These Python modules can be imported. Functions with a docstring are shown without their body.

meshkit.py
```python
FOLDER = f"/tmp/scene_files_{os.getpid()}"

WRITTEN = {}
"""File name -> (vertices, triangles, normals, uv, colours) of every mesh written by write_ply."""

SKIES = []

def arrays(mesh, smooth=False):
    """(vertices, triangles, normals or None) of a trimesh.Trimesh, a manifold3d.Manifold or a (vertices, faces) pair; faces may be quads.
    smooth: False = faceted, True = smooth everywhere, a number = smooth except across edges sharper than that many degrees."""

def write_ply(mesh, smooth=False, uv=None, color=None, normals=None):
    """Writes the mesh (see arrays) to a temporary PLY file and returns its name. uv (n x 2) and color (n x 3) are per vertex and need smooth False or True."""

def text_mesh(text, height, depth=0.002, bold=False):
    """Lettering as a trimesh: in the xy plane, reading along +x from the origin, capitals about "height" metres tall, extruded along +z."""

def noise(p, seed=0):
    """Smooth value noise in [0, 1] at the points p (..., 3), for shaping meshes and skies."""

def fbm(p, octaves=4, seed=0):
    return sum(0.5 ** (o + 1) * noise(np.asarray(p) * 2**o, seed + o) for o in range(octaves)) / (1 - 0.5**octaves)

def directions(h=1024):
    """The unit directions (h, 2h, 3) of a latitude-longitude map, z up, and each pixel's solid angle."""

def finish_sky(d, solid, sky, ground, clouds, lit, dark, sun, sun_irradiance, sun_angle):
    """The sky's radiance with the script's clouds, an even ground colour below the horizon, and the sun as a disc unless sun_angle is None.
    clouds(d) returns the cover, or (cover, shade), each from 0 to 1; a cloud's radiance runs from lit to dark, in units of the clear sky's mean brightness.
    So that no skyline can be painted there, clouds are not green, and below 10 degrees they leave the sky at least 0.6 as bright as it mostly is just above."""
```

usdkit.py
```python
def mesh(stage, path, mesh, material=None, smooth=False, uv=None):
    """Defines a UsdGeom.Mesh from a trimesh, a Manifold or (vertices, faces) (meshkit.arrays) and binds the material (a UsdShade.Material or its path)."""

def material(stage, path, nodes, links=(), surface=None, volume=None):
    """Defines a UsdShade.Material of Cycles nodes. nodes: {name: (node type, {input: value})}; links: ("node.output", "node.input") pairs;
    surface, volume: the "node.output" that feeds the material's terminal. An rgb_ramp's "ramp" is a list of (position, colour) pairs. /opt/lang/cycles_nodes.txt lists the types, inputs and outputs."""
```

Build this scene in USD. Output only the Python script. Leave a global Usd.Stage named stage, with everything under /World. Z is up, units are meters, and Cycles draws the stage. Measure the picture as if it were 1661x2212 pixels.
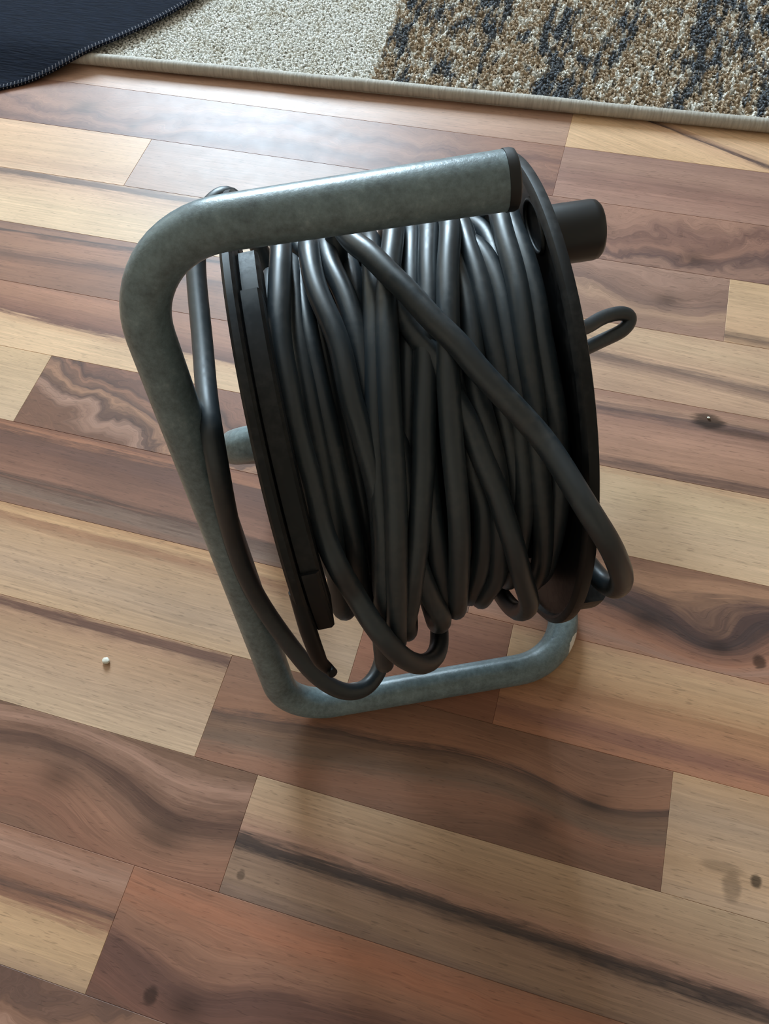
import math, random, json
import numpy as np, trimesh, usdkit, meshkit
from shapely.geometry import Point, Polygon
from pxr import Usd, UsdGeom, UsdLux, UsdShade, Gf, Sdf

stage = Usd.Stage.CreateInMemory()
UsdGeom.SetStageUpAxis(stage, UsdGeom.Tokens.z)
UsdGeom.SetStageMetersPerUnit(stage, 1.0)
world = UsdGeom.Xform.Define(stage, '/World'); stage.SetDefaultPrim(world.GetPrim())
UsdGeom.Scope.Define(stage, '/World/Looks')
rng = np.random.default_rng(7)

# ------------------------------------------------------------ camera
FPX, YAW, PITCH, ROLL, CAM_H, CAM_Y = 1659.56, -0.381493, 1.089218, -0.124321, 0.472498, -0.041375
EXPOSURE = 0.17
def cam_axes():
    f = np.array([math.sin(YAW)*math.cos(PITCH), math.cos(YAW)*math.cos(PITCH), -math.sin(PITCH)])
    r = np.array([math.cos(YAW), -math.sin(YAW), 0.0]); u = np.cross(r, f)
    c, s = math.cos(ROLL), math.sin(ROLL)
    return c*r + s*u, -s*r + c*u, f
cr, cu, cf = cam_axes()
cam = UsdGeom.Camera.Define(stage, '/World/camera')
M = Gf.Matrix4d(*[float(v) for row in (list(cr)+[0], list(cu)+[0], list(-cf)+[0], [0, CAM_Y, CAM_H, 1]) for v in row])
cam.AddTransformOp().Set(M)
HA = 24.0
cam.CreateHorizontalApertureAttr(HA); cam.CreateVerticalApertureAttr(HA*2212/1661)
cam.CreateFocalLengthAttr(FPX/1661*HA)
cam.CreateClippingRangeAttr(Gf.Vec2f(0.01, 50))
cam.CreateExposureAttr(EXPOSURE)

# ------------------------------------------------------------ light: daylight through the window in the far wall
ROOM = (-2.7, 2.0, -2.2, 2.6, 2.5)           # x0 x1 y0 y1 height
WIN = (-1.95, -0.85, 0.85, 2.1)              # x0 x1 z0 z1
WINDOW_POWER, WINDOW_COLOR = 46.0, (0.66, 0.86, 1.0)
dome = UsdLux.DomeLight.Define(stage, '/World/sky')
dome.CreateIntensityAttr(1.0); dome.CreateColorAttr(Gf.Vec3f(0.75, 0.88, 1.0))
wl = UsdLux.RectLight.Define(stage, '/World/window_daylight')
wl.CreateWidthAttr(WIN[1]-WIN[0]-0.1); wl.CreateHeightAttr(WIN[3]-WIN[2]-0.1)
wl.CreateIntensityAttr(WINDOW_POWER); wl.CreateColorAttr(Gf.Vec3f(*WINDOW_COLOR))
wl.AddTranslateOp().Set(Gf.Vec3d((WIN[0]+WIN[1])/2, ROOM[3]-0.02, (WIN[2]+WIN[3])/2))
wl.AddRotateXOp().Set(-90.0)      # a RectLight shines along its -z: turned to shine along -y

# ------------------------------------------------------------ helpers
used = {}
def numbered(path):
    if path not in used:
        used[path] = 0; return path
    used[path] += 1
    return '%s_%03d' % (path, used[path])
def tag(p, label=None, cat=None, group=None, kind=None):
    p = p.GetPrim() if hasattr(p, 'GetPrim') else p
    for k, v in (('label', label), ('category', cat), ('group', group), ('kind', kind)):
        if v: p.SetCustomDataByKey(k, v)
    return p
def thing(name, label=None, cat=None, loc=(0, 0, 0), kind=None):
    x = UsdGeom.Xform.Define(stage, numbered('/World/'+name)); x.AddTranslateOp().Set(Gf.Vec3d(*map(float, loc)))
    tag(x, label, cat, None, kind)
    return x
def obj(name, mesh, mat, parent=None, smooth=False, off=(0, 0, 0)):
    base = str(parent.GetPath()) if parent is not None else '/World'
    v, f = (mesh.vertices, mesh.faces) if hasattr(mesh, 'vertices') else mesh
    m = trimesh.Trimesh(np.asarray(v, float)-np.asarray(off, float), np.asarray(f), process=False)
    return usdkit.mesh(stage, numbered(base+'/'+name), m, mat, smooth=smooth)
def srgb(*c):
    c = np.array(c, float)/255.0
    return tuple(float(x) for x in np.where(c <= 0.04045, c/12.92, ((c+0.055)/1.055)**2.4))
def frames(P):
    P = np.asarray(P, float); n = len(P)
    T = np.gradient(P, axis=0); T /= np.linalg.norm(T, axis=1, keepdims=True)+1e-12
    up = np.array([0, 0, 1.0]) if abs(T[0, 2]) < 0.9 else np.array([1.0, 0, 0])
    U = np.zeros_like(P); U[0] = up-T[0]*(up@T[0]); U[0] /= np.linalg.norm(U[0])
    for i in range(1, n):
        u = U[i-1]-T[i]*(U[i-1]@T[i]); U[i] = u/(np.linalg.norm(u)+1e-12)
    return T, U, np.cross(T, U)
def tube(P, r, sides=12, closed=False, flat=1.0):
    P = np.asarray(P, float); n = len(P); r = np.broadcast_to(np.asarray(r, float), (n,))
    if closed:
        Q = np.vstack([P[-3:], P, P[:3]]); T, U, V = frames(Q); T, U, V = T[3:-3], U[3:-3], V[3:-3]
        # undo the twist that builds up round the loop
        d = math.atan2(U[-1] @ np.cross(T[-1], U[0]) * -1 if False else (U[-1] @ V[0]), U[-1] @ U[0])
        a = -d*np.arange(n)/(n-1)
        U, V = U*np.cos(a)[:, None]+V*np.sin(a)[:, None], V*np.cos(a)[:, None]-U*np.sin(a)[:, None]
    else:
        T, U, V = frames(P)
    t = np.linspace(0, 2*math.pi, sides, endpoint=False)
    ring = P[:, None]+r[:, None, None]*(np.cos(t)[None, :, None]*U[:, None]*flat+np.sin(t)[None, :, None]*V[:, None])
    v = ring.reshape(-1, 3); F = []
    m = n if closed else n-1
    i = np.arange(m)[:, None]; j = np.arange(sides)[None]
    a = i*sides+j; b = i*sides+(j+1) % sides; c = ((i+1) % n)*sides+(j+1) % sides; d = ((i+1) % n)*sides+j
    F = np.concatenate([np.stack([a, b, c], -1).reshape(-1, 3), np.stack([a, c, d], -1).reshape(-1, 3)])
    if not closed:
        v = np.vstack([v, P[0]-T[0]*r[0]*0.25, P[-1]+T[-1]*r[-1]*0.25]); k = n*sides
        jj = np.arange(sides)
        F = np.vstack([F, np.stack([(jj+1) % sides, jj, np.full(sides, k)], 1),
                       np.stack([(n-1)*sides+jj, (n-1)*sides+(jj+1) % sides, np.full(sides, k+1)], 1)])
    return trimesh.Trimesh(v, F, process=False)
def spline(P, n, closed=False):
    from scipy.interpolate import CubicSpline
    P = np.asarray(P, float)
    if closed: P = np.vstack([P, P[:1]])
    d = np.r_[0, np.cumsum(np.maximum(np.linalg.norm(np.diff(P, axis=0), axis=1), 1e-6)**0.7)]
    cs = CubicSpline(d, P, bc_type='periodic' if closed else 'natural')
    return cs(np.linspace(0, d[-1], n, endpoint=not closed))
def smooth_path(P, k=2):
    P = np.array(P, float)
    for _ in range(k):
        P[1:-1] = 0.25*P[:-2]+0.5*P[1:-1]+0.25*P[2:]
    return P
def fillet(pts, rad, seg=14):
    pts = [np.asarray(p, float) for p in pts]; out = [pts[0]]
    for i in range(1, len(pts)-1):
        a, b, c = pts[i-1], pts[i], pts[i+1]; r = rad[i-1]
        d1 = (a-b)/np.linalg.norm(a-b); d2 = (c-b)/np.linalg.norm(c-b)
        ang = math.acos(np.clip(d1@d2, -1, 1)); t = r/math.tan(ang/2)
        bis = (d1+d2)/np.linalg.norm(d1+d2); o = b+bis*r/math.sin(ang/2)
        p1, p2 = b+d1*t, b+d2*t; w1, w2 = (p1-o)/r, (p2-o)/r; om = math.acos(np.clip(w1@w2, -1, 1))
        for s in np.linspace(0, 1, seg):
            out.append(o+r*(math.sin((1-s)*om)*w1+math.sin(s*om)*w2)/math.sin(om))
    out.append(pts[-1])
    return np.array(out)
def resample(P, step):
    P = np.asarray(P); d = np.r_[0, np.cumsum(np.linalg.norm(np.diff(P, axis=0), axis=1))]
    n = max(2, int(d[-1]/step)); s = np.linspace(0, d[-1], n)
    return np.stack([np.interp(s, d, P[:, k]) for k in range(3)], 1)
def cat(*ms): return trimesh.util.concatenate(list(ms))
def box(x0, x1, y0, y1, z0, z1):
    m = trimesh.creation.box((x1-x0, y1-y0, z1-z0)); m.apply_translation(((x0+x1)/2, (y0+y1)/2, (z0+z1)/2)); return m

# ------------------------------------------------------------ materials
def mat(name, nodes, links, surface='p.BSDF'):
    return usdkit.material(stage, '/World/Looks/'+name, nodes, links, surface=surface)
def plain(name, color, rough=0.5, **kw):
    return mat(name, {'p': ('principled_bsdf', dict(base_color=color, roughness=rough, **kw))}, [])

def woodtone(c):
    c = np.array(srgb(*c)); g = c@np.array([.25, .65, .10])
    return tuple(float(x) for x in (.88*c+.12*g)*np.array([.97, .86, .84]))
# wood: across-grain colour ramp bent by noise and knots, fine grain and pores on top
W = 0.065
def wood(name, row, ramp, slope=0.0, warp=0.06, wfreq=3.0, knots=(), fine=0.14, seed=0, xm=0.0, streak=0.10, swirl=0.0, spots=()):
    N = {}; K = []
    N['g'] = ('geometry', {})
    N['map'] = ('mapping', dict(mapping_type='point', scale=(1, 1/W, 1), location=(0, -row, 0)))
    N['s'] = ('separate_xyz', {})
    K += [('g.position', 'map.vector'), ('map.vector', 's.vector')]
    def math_(n, t, a=None, b=None, va=0.5, vb=0.5, **kw):
        N[n] = ('math', dict(math_type=t, value1=va, value2=vb, **kw))
        if a: K.append((a, n+'.value1'))
        if b: K.append((b, n+'.value2'))
        return n+'.value'
    # low-frequency bend of the grain
    N['m1'] = ('mapping', dict(mapping_type='point', scale=(wfreq, 0.55, 1), location=(seed*3.7, seed*1.3, seed*0.77)))
    N['n1'] = ('noise_texture', dict(scale=1.0, detail=4.0, roughness=0.55))
    K += [('map.vector', 'm1.vector'), ('m1.vector', 'n1.vector')]
    v = math_('w1', 'multiply_add', 'n1.fac', vb=2*warp, value3=-warp)
    v = math_('v0', 'add', 's.y', v)
    sx = math_('sl', 'multiply_add', 's.x', vb=slope, value3=-slope*xm)
    v = math_('v1', 'add', v, sx)
    dark = None
    for i, (kx, kv, st, rad) in enumerate(knots):
        dx = math_(f'kx{i}', 'subtract', 's.x', vb=kx); dx = math_(f'kxs{i}', 'divide', dx, vb=rad*1.6)
        dv = math_(f'kv{i}', 'subtract', 's.y', vb=kv); dv = math_(f'kvs{i}', 'divide', dv, vb=rad/W)
        a = math_(f'ka{i}', 'multiply', dx, dx); b = math_(f'kb{i}', 'multiply', dv, dv)
        d2 = math_(f'kd{i}', 'add', a, b)
        e = math_(f'ke{i}', 'multiply', d2, vb=-1.0); g = math_(f'kg{i}', 'exponent', e)
        sg = math_(f'ks{i}', 'multiply', g, vb=st*.45); v = math_(f'kvv{i}', 'add', v, sg)
        e2 = math_(f'kf{i}', 'multiply', d2, vb=-22.0); g2 = math_(f'kh{i}', 'exponent', e2)
        dark = g2 if dark is None else math_(f'kdd{i}', 'maximum', dark, g2)
    if swirl:
        N['m5'] = ('mapping', dict(mapping_type='point', scale=(16, 1.3, 1), location=(seed, 2.0, seed)))
        N['n5'] = ('noise_texture', dict(scale=1.0, detail=3.0, roughness=0.55, distortion=1.2))
        K += [('map.vector', 'm5.vector'), ('m5.vector', 'n5.vector')]
        sw = math_('sw', 'multiply_add', 'n5.fac', vb=2*swirl, value3=-swirl); v = math_('vsw', 'add', v, sw)
    # streaks follow the bent coordinate
    N['c2'] = ('combine_xyz', {})
    ux = math_('ux', 'multiply', 's.x', vb=7.0); vy = math_('vy', 'multiply', v, vb=17.0)
    K += [(ux, 'c2.x'), (vy, 'c2.y')]
    N['c2'] = ('combine_xyz', dict(z=seed*1.9))
    N['n2'] = ('noise_texture', dict(scale=1.0, detail=4.0, roughness=0.6))
    K.append(('c2.vector', 'n2.vector'))
    st_ = math_('st', 'multiply_add', 'n2.fac', vb=2*streak, value3=-streak)
    v = math_('v2', 'add', v, st_)
    N['c8'] = ('combine_xyz', dict(z=seed*0.9))
    ux8 = math_('ux8', 'multiply', 's.x', vb=34.0); vy8 = math_('vy8', 'multiply', v, vb=38.0)
    K += [(ux8, 'c8.x'), (vy8, 'c8.y')]
    N['n8'] = ('noise_texture', dict(scale=1.0, detail=3.0, roughness=0.7)); K.append(('c8.vector', 'n8.vector'))
    rag = math_('rag', 'multiply_add', 'n8.fac', vb=0.15, value3=-0.075); vr = math_('v3', 'add', v, rag)
    N['ramp'] = ('rgb_ramp', dict(ramp=[(p, woodtone(c)) for p, c in ramp]))
    K.append((vr, 'ramp.fac'))
    # fine grain
    N['c3'] = ('combine_xyz', dict(z=seed*0.31))
    ux3 = math_('ux3', 'multiply', 's.x', vb=26.0); vy3 = math_('vy3', 'multiply', v, vb=110.0)
    K += [(ux3, 'c3.x'), (vy3, 'c3.y')]
    N['n3'] = ('noise_texture', dict(scale=1.0, detail=3.0, roughness=0.65)); K.append(('c3.vector', 'n3.vector'))
    fg = math_('fg', 'multiply_add', 'n3.fac', vb=4*fine, value3=1-2*fine)
    N['c7'] = ('combine_xyz', dict(z=seed*0.53))
    ux7 = math_('ux7', 'multiply', 's.x', vb=5.0); vy7 = math_('vy7', 'multiply', v, vb=42.0)
    K += [(ux7, 'c7.x'), (vy7, 'c7.y')]
    N['n7'] = ('noise_texture', dict(scale=1.0, detail=3.0, roughness=0.6)); K.append(('c7.vector', 'n7.vector'))
    f7 = math_('f7', 'multiply_add', 'n7.fac', vb=0.62, value3=0.69); fg = math_('fg7', 'multiply', fg, f7)
    # patches of tone
    N['m4'] = ('mapping', dict(mapping_type='point', scale=(9, 1.1, 1), location=(seed*1.1, 5.0, seed)))
    N['n4'] = ('noise_texture', dict(scale=1.0, detail=3.0, roughness=0.55))
    K += [('map.vector', 'm4.vector'), ('m4.vector', 'n4.vector')]
    pg = math_('pg', 'multiply_add', 'n4.fac', vb=0.5, value3=0.75)
    fg = math_('fgp', 'multiply', fg, pg)
    # pores
    N['c6'] = ('combine_xyz', dict(z=seed*0.7))
    ux6 = math_('ux6', 'multiply', 's.x', vb=120.0); vy6 = math_('vy6', 'multiply', 's.y', vb=70.0)
    K += [(ux6, 'c6.x'), (vy6, 'c6.y')]
    N['n6'] = ('noise_texture', dict(scale=1.0, detail=1.0)); K.append(('c6.vector', 'n6.vector'))
    N['pr'] = ('map_range', dict(range_type='smoothstep', from_min=0.62, from_max=0.74, to_min=1.0, to_max=0.74, clamp=True)); K.append(('n6.fac', 'pr.value'))
    fg = math_('fgq', 'multiply', fg, 'pr.result')
    if dark:
        dk = math_('dk', 'multiply_add', dark, vb=-0.45, value3=1.0); fg = math_('fgk', 'multiply', fg, dk)
    for i, (kx, kv, rx, rv, amt) in enumerate(spots):      # dark knots and ingrown bark
        dx = math_(f'px{i}', 'subtract', 's.x', vb=kx); dx = math_(f'pxs{i}', 'divide', dx, vb=rx)
        dv = math_(f'pv{i}', 'subtract', 's.y', vb=kv); dv = math_(f'pvs{i}', 'divide', dv, vb=rv)
        a = math_(f'pa{i}', 'multiply', dx, dx); b = math_(f'pb{i}', 'multiply', dv, dv); d2 = math_(f'pd{i}', 'add', a, b)
        nn = math_(f'pn{i}', 'multiply_add', 'n8.fac', vb=2.4, value3=-1.2); d2 = math_(f'pe{i}', 'add', d2, nn)
        N[f'pm{i}'] = ('map_range', dict(range_type='smoothstep', from_min=.3, from_max=1.5, to_min=1-amt, to_max=1.0, clamp=True)); K.append((d2, f'pm{i}.value'))
        fg = math_(f'pf{i}', 'multiply', fg, f'pm{i}.result')
    N['cc'] = ('combine_color', dict(color_type='rgb'))
    K += [(fg, 'cc.r'), (fg, 'cc.g'), (fg, 'cc.b')]
    N['mx'] = ('mix', dict(mix_type='multiply', fac=1.0)); K += [('ramp.color', 'mx.color1'), ('cc.color', 'mx.color2')]
    N['rn'] = ('noise_texture', dict(scale=60.0, detail=3.0)); K.append(('g.position', 'rn.vector'))
    N['rr'] = ('map_range', dict(from_min=0.3, from_max=0.7, to_min=FLOOR_ROUGH-0.015, to_max=FLOOR_ROUGH+0.02, clamp=True)); K.append(('rn.fac', 'rr.value'))
    N['bp'] = ('bump', dict(strength=0.05, distance=0.0003)); K += [('n3.fac', 'bp.height')]
    N['p'] = ('principled_bsdf', dict(specular_ior_level=0.33))
    K += [('mx.color', 'p.base_color'), ('rr.result', 'p.roughness'), ('bp.normal', 'p.normal')]
    return mat(name, N, K)
FLOOR_ROUGH = 0.43

# ------------------------------------------------------------ floor: strips 65 mm wide, every strip piece its own plank
BE, BE2, BE3 = (186, 158, 128), (172, 142, 112), (200, 174, 140)
TAN, RED, BRN, DRK, BLK, PNK = (178, 142, 108), (150, 108, 84), (132, 98, 78), (106, 80, 68), (66, 54, 50), (168, 130, 108)
GRY = (130, 106, 90)
PLANKS = [
 # row, x0, x1, ramp, options
 (-4, -0.60, 0.05, [(0, BRN), (.5, RED), (1, BRN)], dict()),
 (-4, 0.05, 0.55, [(0, BE2), (.6, TAN), (1, BE)], dict()),
 (-3, -0.50, -0.085, [(0, RED), (.2, BRN), (.4, RED), (.55, DRK), (.7, PNK), (.85, BRN), (1, DRK)], dict(swirl=.35, warp=.2, knots=[(-.26, .6, .8, .05)])),
 (-3, -0.085, 0.36, [(0, BRN), (.4, RED), (1, BRN)], dict(warp=.15)),
 (-2, -0.55, -0.1697, [(0, BE2), (.18, (200, 166, 124)), (.42, (196, 160, 118)), (.5, RED), (.58, DRK), (.66, RED), (.85, PNK), (1, RED)], dict(warp=.05)),
 (-2, -0.1697, 0.34, [(0, DRK), (.2, (116, 80, 66)), (.45, (104, 74, 64)), (.65, RED), (.82, (168, 112, 82)), (1, RED)], dict(spots=[(-.1354, .15, .004, .07, .6)], warp=.16, knots=[(-.115, .15, .5, .03)], wfreq=5)),
 (-1, -0.47, -0.118, [(0, BRN), (.2, (140, 98, 76)), (.4, RED), (.55, BRN), (.68, (92, 66, 54)), (.78, BRN), (.88, PNK), (1, (118, 88, 68))], dict(warp=.10, knots=[(-.16, .28, .7, .045), (-.235, .5, -.5, .04)], wfreq=6, slope=-.8, xm=-.18)),
 (-1, -0.118, 0.36, [(0, GRY), (.12, (150, 122, 98)), (.3, (146, 118, 96)), (.38, (70, 58, 54)), (.44, (84, 68, 60)), (.5, PNK), (.68, (180, 148, 116)), (1, (186, 158, 124))], dict(spots=[(-.109, .18, .0022, .045, .5)], warp=.035, slope=.25, xm=.02, streak=.05)),
 (0, -0.62, -0.159, [(0, (194, 168, 136)), (.35, BE), (.7, (182, 148, 114)), (.82, (178, 142, 110)), (.9, (110, 80, 66)), (.96, (126, 92, 74)), (1, TAN)], dict(warp=.03, streak=.06, slope=.15, xm=-.2)),
 (0, -0.159, 0.116, [(0, BRN), (.2, RED), (.38, (122, 98, 80)), (.5, (130, 100, 78)), (.62, (96, 74, 62)), (.68, (156, 112, 84)), (1, (142, 104, 80))], dict(warp=.10, wfreq=6, knots=[(.075, .55, .6, .03), (.045, .25, -.4, .03)], slope=-1.2, xm=-.02)),
 (0, 0.116, 0.52, [(0, BE), (.3, (194, 160, 122)), (.7, BE), (1, (190, 154, 114))], dict(spots=[(.1644, .29, .003, .06, .75), (.146, .32, .012, .05, .3), (.152, .20, .005, .12, .4)], warp=.1)),
 (1, -0.66, -0.082, [(0, (196, 164, 126)), (.3, BE), (.6, (188, 156, 120)), (.72, (186, 152, 114)), (.84, (160, 118, 84)), (.9, (196, 158, 112)), (1, (178, 136, 92))], dict(warp=.04, streak=.06, slope=.25, xm=-.25)),
 (1, -0.082, 0.0098, [(0, (150, 104, 78)), (.4, (160, 108, 80)), (.7, (140, 96, 74)), (1, (152, 108, 82))], dict(warp=.05)),
 (1, 0.0098, 0.40, [(0, (182, 128, 94)), (.15, (146, 102, 82)), (.3, (184, 134, 96)), (.5, (178, 132, 92)), (.62, (196, 156, 112)), (.85, (200, 164, 122)), (1, (190, 148, 112))], dict(warp=.08, streak=.1)),
 (2, -0.54, -0.02, [(0, BRN), (.14, GRY), (.24, (98, 70, 56)), (.34, (144, 102, 80)), (.6, (120, 82, 64)), (.74, (110, 76, 62)), (.84, (104, 70, 54)), (.9, (160, 108, 76)), (1, (122, 78, 56))], dict(warp=.06, streak=.14, slope=.3, xm=-.25)),
 (2, -0.02, 0.44, [(0, (180, 130, 98)), (.2, PNK), (.35, (170, 120, 92)), (.5, (136, 98, 80)), (.62, (78, 64, 62)), (.72, (96, 74, 68)), (.84, (176, 134, 102)), (1, (136, 100, 78))], dict(spots=[(.1592, .20, .004, .07, .7)], warp=.12, wfreq=6, knots=[(.135, .25, .8, .022), (.09, .35, .35, .03)], slope=-.6, xm=.1)),
 (3, -0.85, -0.389, [(0, BE3), (.5, (204, 176, 138)), (1, (206, 176, 134))], dict(warp=.08)),
 (3, -0.389, -0.135, [(0, (120, 82, 60)), (.2, PNK), (.3, (98, 68, 54)), (.45, (170, 126, 94)), (.55, (104, 74, 60)), (.7, (150, 106, 80)), (.8, (96, 66, 54)), (1, (140, 96, 74))], dict(warp=.5, wfreq=7, swirl=.45, slope=3.0, xm=-.3, streak=.05)),
 (3, -0.135, 0.45, [(0, (208, 178, 140)), (.4, BE3), (.7, (206, 180, 142)), (.88, (204, 176, 138)), (1, (196, 160, 122))], dict(warp=.06)),
 (4, -0.75, -0.17, [(0, (214, 182, 140)), (.3, (212, 180, 138)), (.42, (204, 166, 124)), (.48, (112, 74, 58)), (.6, (140, 96, 74)), (.8, (168, 120, 90)), (1, (158, 112, 86))], dict(warp=.08, streak=.08, slope=.6, xm=-.36)),
 (4, -0.17, 0.42, [(0, (150, 116, 94)), (.08, (118, 92, 80)), (.16, (176, 136, 110)), (.5, (180, 140, 116)), (.7, (158, 122, 104)), (.78, (110, 90, 84)), (.88, (178, 142, 118)), (1, (164, 128, 108))], dict(spots=[(.1146, .84, .012, .10, .75), (.137, .74, .03, .05, .4)], warp=.06, slope=-.25, xm=.1)),
 (5, -0.80, -0.22, [(0, (140, 100, 76)), (.3, (152, 108, 82)), (.5, (118, 84, 68)), (.6, (164, 120, 92)), (.78, (160, 116, 90)), (.86, (84, 64, 58)), (.92, (150, 112, 90)), (1, (130, 96, 78))], dict(warp=.1, slope=-.5, xm=-.45)),
 (5, -0.22, 0.43, [(0, (190, 158, 130)), (.25, (196, 164, 134)), (.4, (150, 124, 106)), (.46, (126, 106, 94)), (.54, (196, 164, 134)), (.8, (206, 178, 144)), (1, (200, 170, 138))], dict(warp=.05, slope=.9, xm=.08, streak=.05)),
 (6, -0.80, -0.24, [(0, (216, 190, 152)), (.4, (210, 184, 146)), (.72, (204, 172, 138)), (.84, (190, 156, 126)), (.9, (112, 92, 80)), (.97, (130, 106, 92)), (1, (180, 150, 120))], dict(warp=.03, streak=.05)),
 (6, -0.24, 0.1197, [(0, (168, 136, 116)), (.3, (156, 126, 108)), (.5, (180, 148, 122)), (.65, (134, 108, 96)), (.8, (150, 120, 104)), (1, (168, 136, 118))], dict(warp=.25, swirl=.15, knots=[(.075, .5, .6, .03)], wfreq=7)),
 (6, 0.1197, 0.50, [(0, (196, 162, 126)), (.12, (120, 100, 86)), (.2, (200, 168, 132)), (.7, (206, 176, 138)), (1, (202, 172, 132))], dict(warp=.1)),
 (7, -0.90, -0.4147, [(0, (212, 180, 144)), (.15, (196, 162, 128)), (.5, (210, 176, 136)), (1, (206, 170, 132))], dict(warp=.05)),
 (7, -0.4147, -0.05, [(0, (172, 144, 126)), (.5, (166, 138, 122)), (1, (158, 130, 116))], dict(warp=.08)),
 (7, -0.05, 0.46, [(0, (168, 132, 112)), (.2, (126, 98, 88)), (.35, (160, 126, 108)), (.5, (110, 86, 80)), (.65, (156, 118, 100)), (.8, (128, 96, 84)), (1, (166, 128, 108))], dict(warp=.3, swirl=.4, knots=[(.09, .25, .7, .035), (.01, .5, .6, .04)], wfreq=8)),
 (8, -0.64, -0.033, [(0, (140, 100, 82)), (.25, (112, 80, 70)), (.45, (152, 112, 92)), (.6, (122, 88, 76)), (.8, (156, 116, 94)), (1, (142, 104, 84))], dict(warp=.3, swirl=.3, knots=[(-.5, .5, .8, .04), (-.44, .2, .6, .02)], wfreq=7)),
 (8, -0.033, 0.48, [(0, (170, 134, 116)), (.3, (160, 124, 108)), (.45, (150, 116, 102)), (.7, (168, 134, 116)), (1, (154, 122, 108))], dict(warp=.06, slope=.4, xm=.05)),
 (9, -0.60, -0.033, [(0, (176, 140, 116)), (.35, (184, 150, 124)), (.55, (170, 134, 110)), (1, (190, 156, 128))], dict(warp=.08)),
 (9, -0.033, 0.47, [(0, (214, 180, 136)), (.3, (216, 182, 140)), (.47, (208, 172, 134)), (.52, (94, 78, 74)), (.57, (170, 138, 112)), (.66, (214, 180, 140)), (1, (210, 176, 134))], dict(warp=.06, slope=6.0, xm=.075, streak=.06)),
]
def plank(x0, x1, y0, y1, c=0.00022, g=0.00003, depth=0.008):
    x0, x1, y0, y1 = x0+g, x1-g, y0+g, y1-g
    def ring(i, z): return [(x0+i, y0+i, z), (x1-i, y0+i, z), (x1-i, y1-i, z), (x0+i, y1-i, z)]
    v = ring(0, -depth)+ring(0, -c)+ring(c, 0.0)
    f = [(0, 3, 2), (0, 2, 1), (8, 9, 10), (8, 10, 11)]
    for a in (0, 4):
        for j in range(4):
            k = (j+1) % 4; f += [(a+j, a+k, a+4+k), (a+j, a+4+k, a+4+j)]
    return trimesh.Trimesh(v, f, process=False)
floor = thing('floor', kind='structure')
sub = plain('subfloor_fibreboard', srgb(150, 112, 84), 0.5)
obj('subfloor', box(ROOM[0], ROOM[1], ROOM[2], ROOM[3], -0.03, -0.008), sub, floor)
generic = [wood('wood_common_%d' % i, 0, r, warp=.1, seed=20+i) for i, r in enumerate([
    [(0, BE), (.5, TAN), (1, BE2)], [(0, BRN), (.5, RED), (1, BRN)], [(0, PNK), (.5, RED), (1, GRY)]])]
rows = {}
for i, (row, x0, x1, ramp, opt) in enumerate(PLANKS):
    m = wood('wood_plank_%02d' % i, row, ramp, seed=i+1, **opt)
    obj('plank', plank(x0, x1, row*W, (row+1)*W), m, floor)
    a, b = rows.get(row, (9, -9)); rows[row] = (min(a, x0), max(b, x1))
XL, XR = -1.45, 1.05
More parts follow.
